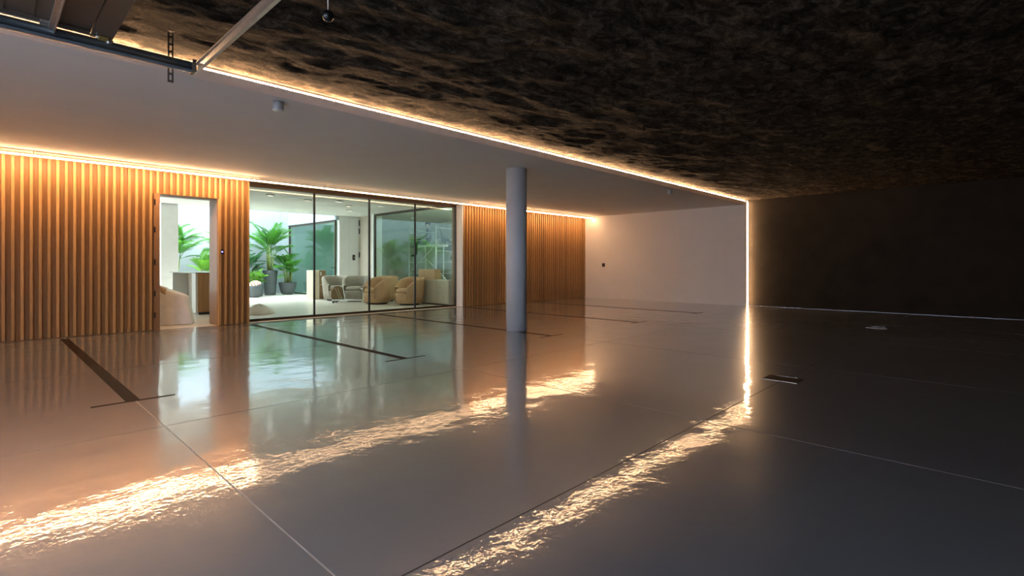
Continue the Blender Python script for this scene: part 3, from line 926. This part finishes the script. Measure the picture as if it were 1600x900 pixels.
# wrapped cabinet and box
t = thing('low_cabinet', 'long low cabinet wrapped in pale film by the side glazing', 'cabinet', (9.245, 12.08, 0))
bx(-0.12, 0.13, -0.80, 0.80, 0.03, 0.72).obj('body', M['wrap'], t, bevel=0.01)
bx(-0.10, 0.11, -0.78, 0.78, 0.0, 0.029).obj('plinth', M['frame'], t)
for yy in (-0.78, -0.26, 0.265):
    bx(-0.131, -0.1205, yy, yy + 0.51, 0.05, 0.705).obj('front_panel', M['wrap'], t, bevel=0.004)
t = thing('cardboard_box', 'wide closed cardboard box on the wrapped low cabinet', 'box', (9.235, 12.35, 0.7215), math.radians(3))
bx(-0.11, 0.11, -0.40, 0.36, 0, 0.30).obj('body', M['card'], t, bevel=0.004)
bx(-0.112, 0.112, -0.03, 0.03, 0.3005, 0.302).obj('tape', M['cardpale'], t)
# crumpled sheet on the floor by the glass
cl = MB()
rnd = random.Random(3)
n1, n2 = 9, 24
vs = []
for i in range(n1):
    u = i / (n1 - 1)
    for j in range(n2):
        a = 2 * PI * j / n2
        r = 0.34 * (1 - u) ** 0.7 * (1 + 0.12 * math.sin(3 * a + 1) + 0.06 * math.sin(7 * a)) + 0.002
        vs.append((r * math.cos(a), r * 0.8 * math.sin(a), 0.005 + 0.22 * u ** 0.8 * (1 + 0.1 * math.sin(5 * a))))
cl.add(vs, [(i * n2 + j, i * n2 + (j + 1) % n2, (i + 1) * n2 + (j + 1) % n2, (i + 1) * n2 + j) for i in range(n1 - 1) for j in range(n2)])
tag(cl.obj('crumpled_sheet', M['sheet'], None, True, loc=(4.52, 12.62, 0)), 'crumpled pale sheet on the lobby floor just inside the glass', 'sheet')

# ------------------------------------------------------------------ reception desk seen through the doorway
t = thing('reception_desk', 'oak reception desk with open cream working side', 'desk', (3.46, 13.40, 0))
bx(0.0, 0.85, 0.0, 0.045, 0.06, 0.955).obj('end_panel', M['deskwood'], t)
for k in range(9):
    bx(0.004 + k * 0.0945, 0.004 + k * 0.0945 + 0.088, -0.009, -0.0005, 0.062, 0.953).obj('slat', M['deskwood'], t)
bx(0.02, 0.83, 0.01, 2.25, 0.0, 0.058).obj('plinth', M['plastic_black'], t)
bx(-0.045, -0.0005, 0.0, 0.32, 0.04, 0.955).obj('corner_post', M['offwhite'], t)
bx(0.36, 0.80, 0.046, 2.25, 0.06, 0.955).obj('front_body', M['beige'], t)
bx(0.0, 0.80, 2.2505, 2.31, 0.0, 0.955).obj('far_end', M['offwhite'], t)
for k in range(3):
    d = bx(0.335, 0.3595, 0.36 + k * 0.63, 0.36 + k * 0.63 + 0.62, 0.1, 0.94).obj('door', M['beige'], t)
    bx(0.318, 0.3345, 0.42 + k * 0.63, 0.56 + k * 0.63, 0.70, 0.72).obj('handle', M['plastic_black'], d)
bx(-0.06, 0.87, -0.02, 2.33, 0.956, 0.976).obj('top', mat_plain('stone_top', (0.36, 0.33, 0.28), 0.35), t)

# armchair under a dust sheet in the doorway
t = thing('covered_armchair', 'armchair under a white dust sheet just inside the doorway', 'armchair', (2.58, 11.78, 0), math.radians(-14))
m = MB()
n1, n2 = 15, 56
vs = []
for i in range(n1):
    u = i / (n1 - 1)
    for j in range(n2):
        a = 2 * PI * j / n2
        ca, sa = math.cos(a), math.sin(a)
        sq = (abs(ca) ** 4 + abs(sa) ** 4) ** -0.25
        if u < 0.72:
            v = u / 0.72
            r = 0.36 - 0.07 * v
            fold = (1 - v) * (0.034 * math.sin(7 * a + 1) + 0.014 * math.sin(15 * a))
            xx, yy = (r + fold) * sq * ca, (r + fold) * sq * sa
            top = 0.66 - 0.13 * (xx / 0.36)
            vs.append((xx, yy, 0.008 + (top - 0.03) * v))
        else:
            v = (u - 0.72) / 0.28
            r = 0.29 * (1 - v) ** 0.8 + 0.001
            xx, yy = r * sq * ca, r * sq * sa
            top = 0.66 - 0.13 * (xx / 0.36)
            vs.append((xx, yy, top - 0.022 + 0.03 * math.sin(v * PI / 2) + 0.008 * math.sin(6 * a) * v * (1 - v)))
m.add(vs, [(i * n2 + j, i * n2 + (j + 1) % n2, (i + 1) * n2 + (j + 1) % n2, (i + 1) * n2 + j) for i in range(n1 - 1) for j in range(n2)])
m.obj('dust_sheet', M['sheet'], t, True)
bk = MB()
vs, fs = [], []
n = 12
for i in range(n + 1):
    a = -1.25 + 2.5 * i / n
    zt = 0.80 - 0.10 * (a / 1.25) ** 2
    for r, z in ((0.34, 0.58), (0.35, zt - 0.03), (0.31, zt), (0.27, zt - 0.03), (0.27, 0.60)):
        vs.append((-r * math.cos(a) + 0.02, r * math.sin(a), z))
for i in range(n):
    for j in range(5):
        fs.append((i * 5 + j, i * 5 + (j + 1) % 5, (i + 1) * 5 + (j + 1) % 5, (i + 1) * 5 + j))
fs += [tuple(range(5)), tuple(n * 5 + j for j in range(5))[::-1]]
bo = bk.add(vs, fs).obj('backrest', M['fab_tan'], t, True)
sb = bo.modifiers.new('round', 'SUBSURF'); sb.levels = 1; sb.render_levels = 2
MB().lathe([(0.26, 0.0), (0.26, 0.007)], 20).obj('base', M['frame'], t)

# ------------------------------------------------------------------ unfinished room: scaffold, ladder, worker
SX, SY = 11.0, 14.3
t = thing('rolling_scaffold', 'aluminium rolling scaffold with diagonal braces behind the side glazing', 'scaffold', (SX, SY, 0))
for xx in (0, 0.75):
    for yy in (0, 1.62):
        MB().tube([(xx, yy, 0.10), (xx, yy, 2.55)], 0.025, 10).obj('upright', M['alu'], t, True)
        MB().tube([(xx - 0.02, yy, 0.06), (xx + 0.02, yy, 0.06)], 0.06, 14).obj('castor', M['plastic_black'], t, True)
for yy in (0, 1.62):
    for z in (0.45, 0.85, 1.25, 1.65, 2.05, 2.45):
        MB().tube([(0.02, yy, z), (0.73, yy, z)], 0.016, 8).obj('rung', M['alu'], t, True)
pl = bx(0.03, 0.72, -0.05, 1.67, 1.80, 1.87).obj('platform', M['alu'], t)
MB().tube([(-0.032, 1.40, 0.95), (-0.032, 0.0, 1.85)], 0.018, 8).obj('brace', M['alu'], t, True)
MB().tube([(-0.036, 0.62, 1.45), (-0.036, -0.75, 0.55)], 0.018, 8).obj('brace', M['alu'], t, True)
MB().tube([(0.0, 0.0, 2.30), (0.0, 1.62, 2.30)], 0.014, 8).obj('guard_rail', M['alu'], t, True)
MB().tube([(0.0, 0.62, 0.30), (0.0, 0.62, 1.80)], 0.016, 8).obj('middle_post', M['alu'], t, True)
t = thing('tool_bag', 'black tool bag hanging at the end of the scaffold', 'bag', (SX + 0.15, SY - 0.30, 1.86))
m = MB()
m.add([(-0.12, -0.24, 0.0), (0.12, -0.24, 0.0), (0.12, 0.10, 0.12), (-0.12, 0.10, 0.12), (-0.08, -0.20, 0.16), (0.08, -0.20, 0.16), (0.08, 0.16, 0.36), (-0.08, 0.16, 0.36)],
      [(0, 3, 2, 1), (4, 5, 6, 7), (0, 1, 5, 4), (1, 2, 6, 5), (2, 3, 7, 6), (3, 0, 4, 7)])
m.obj('body', M['cloth_dark'], t, bevel=0.03, seg=3)
MB().tube([(0, 0.13, 0.33), (0, 0.24, 0.46), (0, 0.293, 0.585), (0, 0.305, 0.607)], 0.012, 8).obj('strap', M['cloth_dark'], t, True)
t = thing('side_shelf', 'grey steel shelf stand right of the scaffold', 'shelf', (SX + 0.05, SY - 1.05, 0))
for xx in (0, 0.4):
    for yy in (0, 0.7):
        bx(xx - 0.015, xx + 0.015, yy - 0.015, yy + 0.015, 0, 1.86).obj('upright', M['alu'], t)
for z in (0.9, 1.3, 1.6, 1.84):
    bx(-0.02, 0.42, -0.02, 0.72, z, z + 0.015).obj('shelf_board', M['alu'], t)
def bucket(x, y, z, label):
    t = thing('bucket', label, 'bucket', (x, y, z))
    MB().lathe([(0.10, 0), (0.125, 0.22), (0.118, 0.22), (0.095, 0.012), (0.002, 0.012)], 20).obj('shell', M['plastic_black'], t, True)
    MB().tube([(0.13 * math.cos(a), 0, 0.20 - 0.10 * math.sin(a)) for a in [PI * k / 8 for k in range(9)]], 0.005, 6).obj('handle', M['galv'], t, True)
bucket(SX + 0.2, SY - 0.62, 1.617, 'black bucket on the upper board of the grey shelf stand')
bucket(SX + 0.2, SY - 0.70, 1.317, 'black bucket on the lower board of the grey shelf stand')
t = thing('paint_can', 'small white can on the scaffold platform beside the worker', 'can', (SX + 0.2, SY + 0.22, 1.871))
MB().lathe([(0.06, 0), (0.06, 0.14), (0.055, 0.145)], 18).obj('can', M['offwhite'], t, True)
MB().lathe([(0.056, 0.1455), (0.057, 0.155), (0.002, 0.156)], 18).obj('lid', M['galv'], t, True)
t = thing('leaning_ladder', 'narrow pale ladder leaning right of the scaffold', 'ladder', (10.2, 11.95, 0), math.radians(-10))
for yy in (-0.16, 0.16):
    MB().tube([(0, yy, 0.02), (0.75, yy, 2.5)], 0.022, 8).obj('rail', M['alu'], t, True)
for k in range(8):
    u = (k + 0.8) / 8.4
    MB().tube([(0.75 * u, -0.15, 2.5 * u), (0.75 * u, 0.15, 2.5 * u)], 0.013, 8).obj('rung', M['alu'], t, True)

# seated worker (one continuous skinned body)
def worker(loc, rz):
    t = thing('person', 'person in dark work clothes sitting on the scaffold platform, legs hanging', 'person', loc, rz)
    J, E, R = [], [], []
    def v(p, r, par=None):
        J.append(p); R.append(r)
        if par is not None: E.append((par, len(J) - 1))
        return len(J) - 1
    pel = v((0, 0, 0.10), 0.125)
    sp1 = v((-0.02, 0, 0.26), 0.12, pel)
    sp2 = v((-0.01, 0, 0.42), 0.14, sp1)
    sp3 = v((0.0, 0, 0.53), 0.11, sp2)
    nk = v((0.02, 0, 0.61), 0.052, sp3)
    h1 = v((0.035, 0, 0.67), 0.075, nk)
    h2 = v((0.045, 0, 0.75), 0.095, h1)
    h3 = v((0.03, 0, 0.83), 0.06, h2)
    for s in (-1, 1):
        hip = v((0.06, s * 0.10, 0.085), 0.085, pel)
        kn = v((0.43, s * 0.12, 0.10), 0.058, hip)
        cf = v((0.46, s * 0.12, -0.08), 0.054, kn)
        an = v((0.45, s * 0.12, -0.33), 0.038, cf)
        ft = v((0.50, s * 0.12, -0.38), 0.038, an)
        v((0.62, s * 0.13, -0.39), 0.03, ft)
        sh = v((0.0, s * 0.19, 0.52), 0.062, sp3)
        el = v((0.07, s * 0.25, 0.28), 0.045, sh)
        wr_ = v((0.27, s * 0.17, 0.20), 0.028, el)
        pa = v((0.33, s * 0.15, 0.19), 0.030, wr_)
        for q, (dy, ln) in enumerate(((-0.03, 0.075), (-0.01, 0.09), (0.01, 0.085), (0.03, 0.065))):
            k1 = v((0.37, s * 0.15 + dy, 0.195), 0.009, pa)
            v((0.37 + ln * .8, s * 0.15 + dy, 0.17), 0.008, k1)
        v((0.345, s * 0.15 - s * 0.055, 0.18), 0.009, pa)
    me = bpy.data.meshes.new('body')
    me.from_pydata(J, E, [])
    o = bpy.data.objects.new('body', me)
    C.objects.link(o)
    o.parent = t
    sk = o.modifiers.new('skin', 'SKIN')
    for i, sv in enumerate(me.skin_vertices[0].data):
        sv.radius = (R[i], R[i])
        sv.use_root = (i == 0)
    sk.use_smooth_shade = True
    ss = o.modifiers.new('sub', 'SUBSURF'); ss.levels = 1; ss.render_levels = 2
    m, nt, b = new_mat('workwear_and_skin')
    tc = N(nt, 'ShaderNodeTexCoord')
    sx = N(nt, 'ShaderNodeSeparateXYZ')
    nt.links.new(tc.outputs['Object'], sx.inputs[0])
    gt = N(nt, 'ShaderNodeMath', operation='GREATER_THAN'); gt.inputs[1].default_value = 0.60
    nt.links.new(sx.outputs['Z'], gt.inputs[0])
    mx = N(nt, 'ShaderNodeMix', data_type='RGBA')
    mx.inputs['A'].default_value = (0.02, 0.024, 0.024, 1)
    mx.inputs['B'].default_value = (0.45, 0.28, 0.2, 1)
    nt.links.new(gt.outputs[0], mx.inputs['Factor'])
    nt.links.new(mx.outputs['Result'], b.inputs['Base Color'])
    b.inputs['Roughness'].default_value = 0.85
    me.materials.append(m)
    hr = MB()
    prof = [(0.098 * math.cos(a), 0.75 + 0.108 * math.sin(a)) for a in [0.05 + 1.5 * k / 7 for k in range(8)]]
    hr.lathe(prof, 20, 0.022, 0)
    hr.obj('hair', M['hair'], t, True)
    for s in (-1, 1):
        MB().tube([(0.04, s * 0.092, 0.72), (0.035, s * 0.10, 0.755)], 0.016, 8).obj('ear', M['skin'], t, True)
    for s in (-1, 1):
        MB().lathe([(0.002, 0.762), (0.011, 0.768), (0.011, 0.774), (0.002, 0.78)], 10, 0.128, s * 0.034).obj('eye', M['hair'], t, True)
    MB().tube([(0.118, -0.024, 0.692), (0.126, 0, 0.690), (0.118, 0.024, 0.692)], 0.006, 6).obj('mouth', mat_plain('lips', (0.32, 0.13, 0.11), 0.6), t, True)
    MB().tube([(0.135, 0, 0.745), (0.152, 0, 0.715)], [0.010, 0.016], 8).obj('nose', M['skin'], t, True)
worker((SX + 0.36, SY + 0.92, 1.876), math.radians(150))

# fill lamp added out of view to brighten the unfinished room
t = thing('added_fill_lamp', 'tube lamp added out of sight to brighten the unfinished room', 'lamp', (10.7, 11.95, ZL))
bx(-0.05, 0.05, -0.7, 0.7, -0.05, -0.001).obj('housing', M['offwhite'], t)
MB().tube([(0, -0.66, -0.07), (0, 0.66, -0.07)], 0.014, 10).obj('tube', mat_emit('fill_tube_glow', (0.95, 1.0, 0.94), 260.0), t, True)
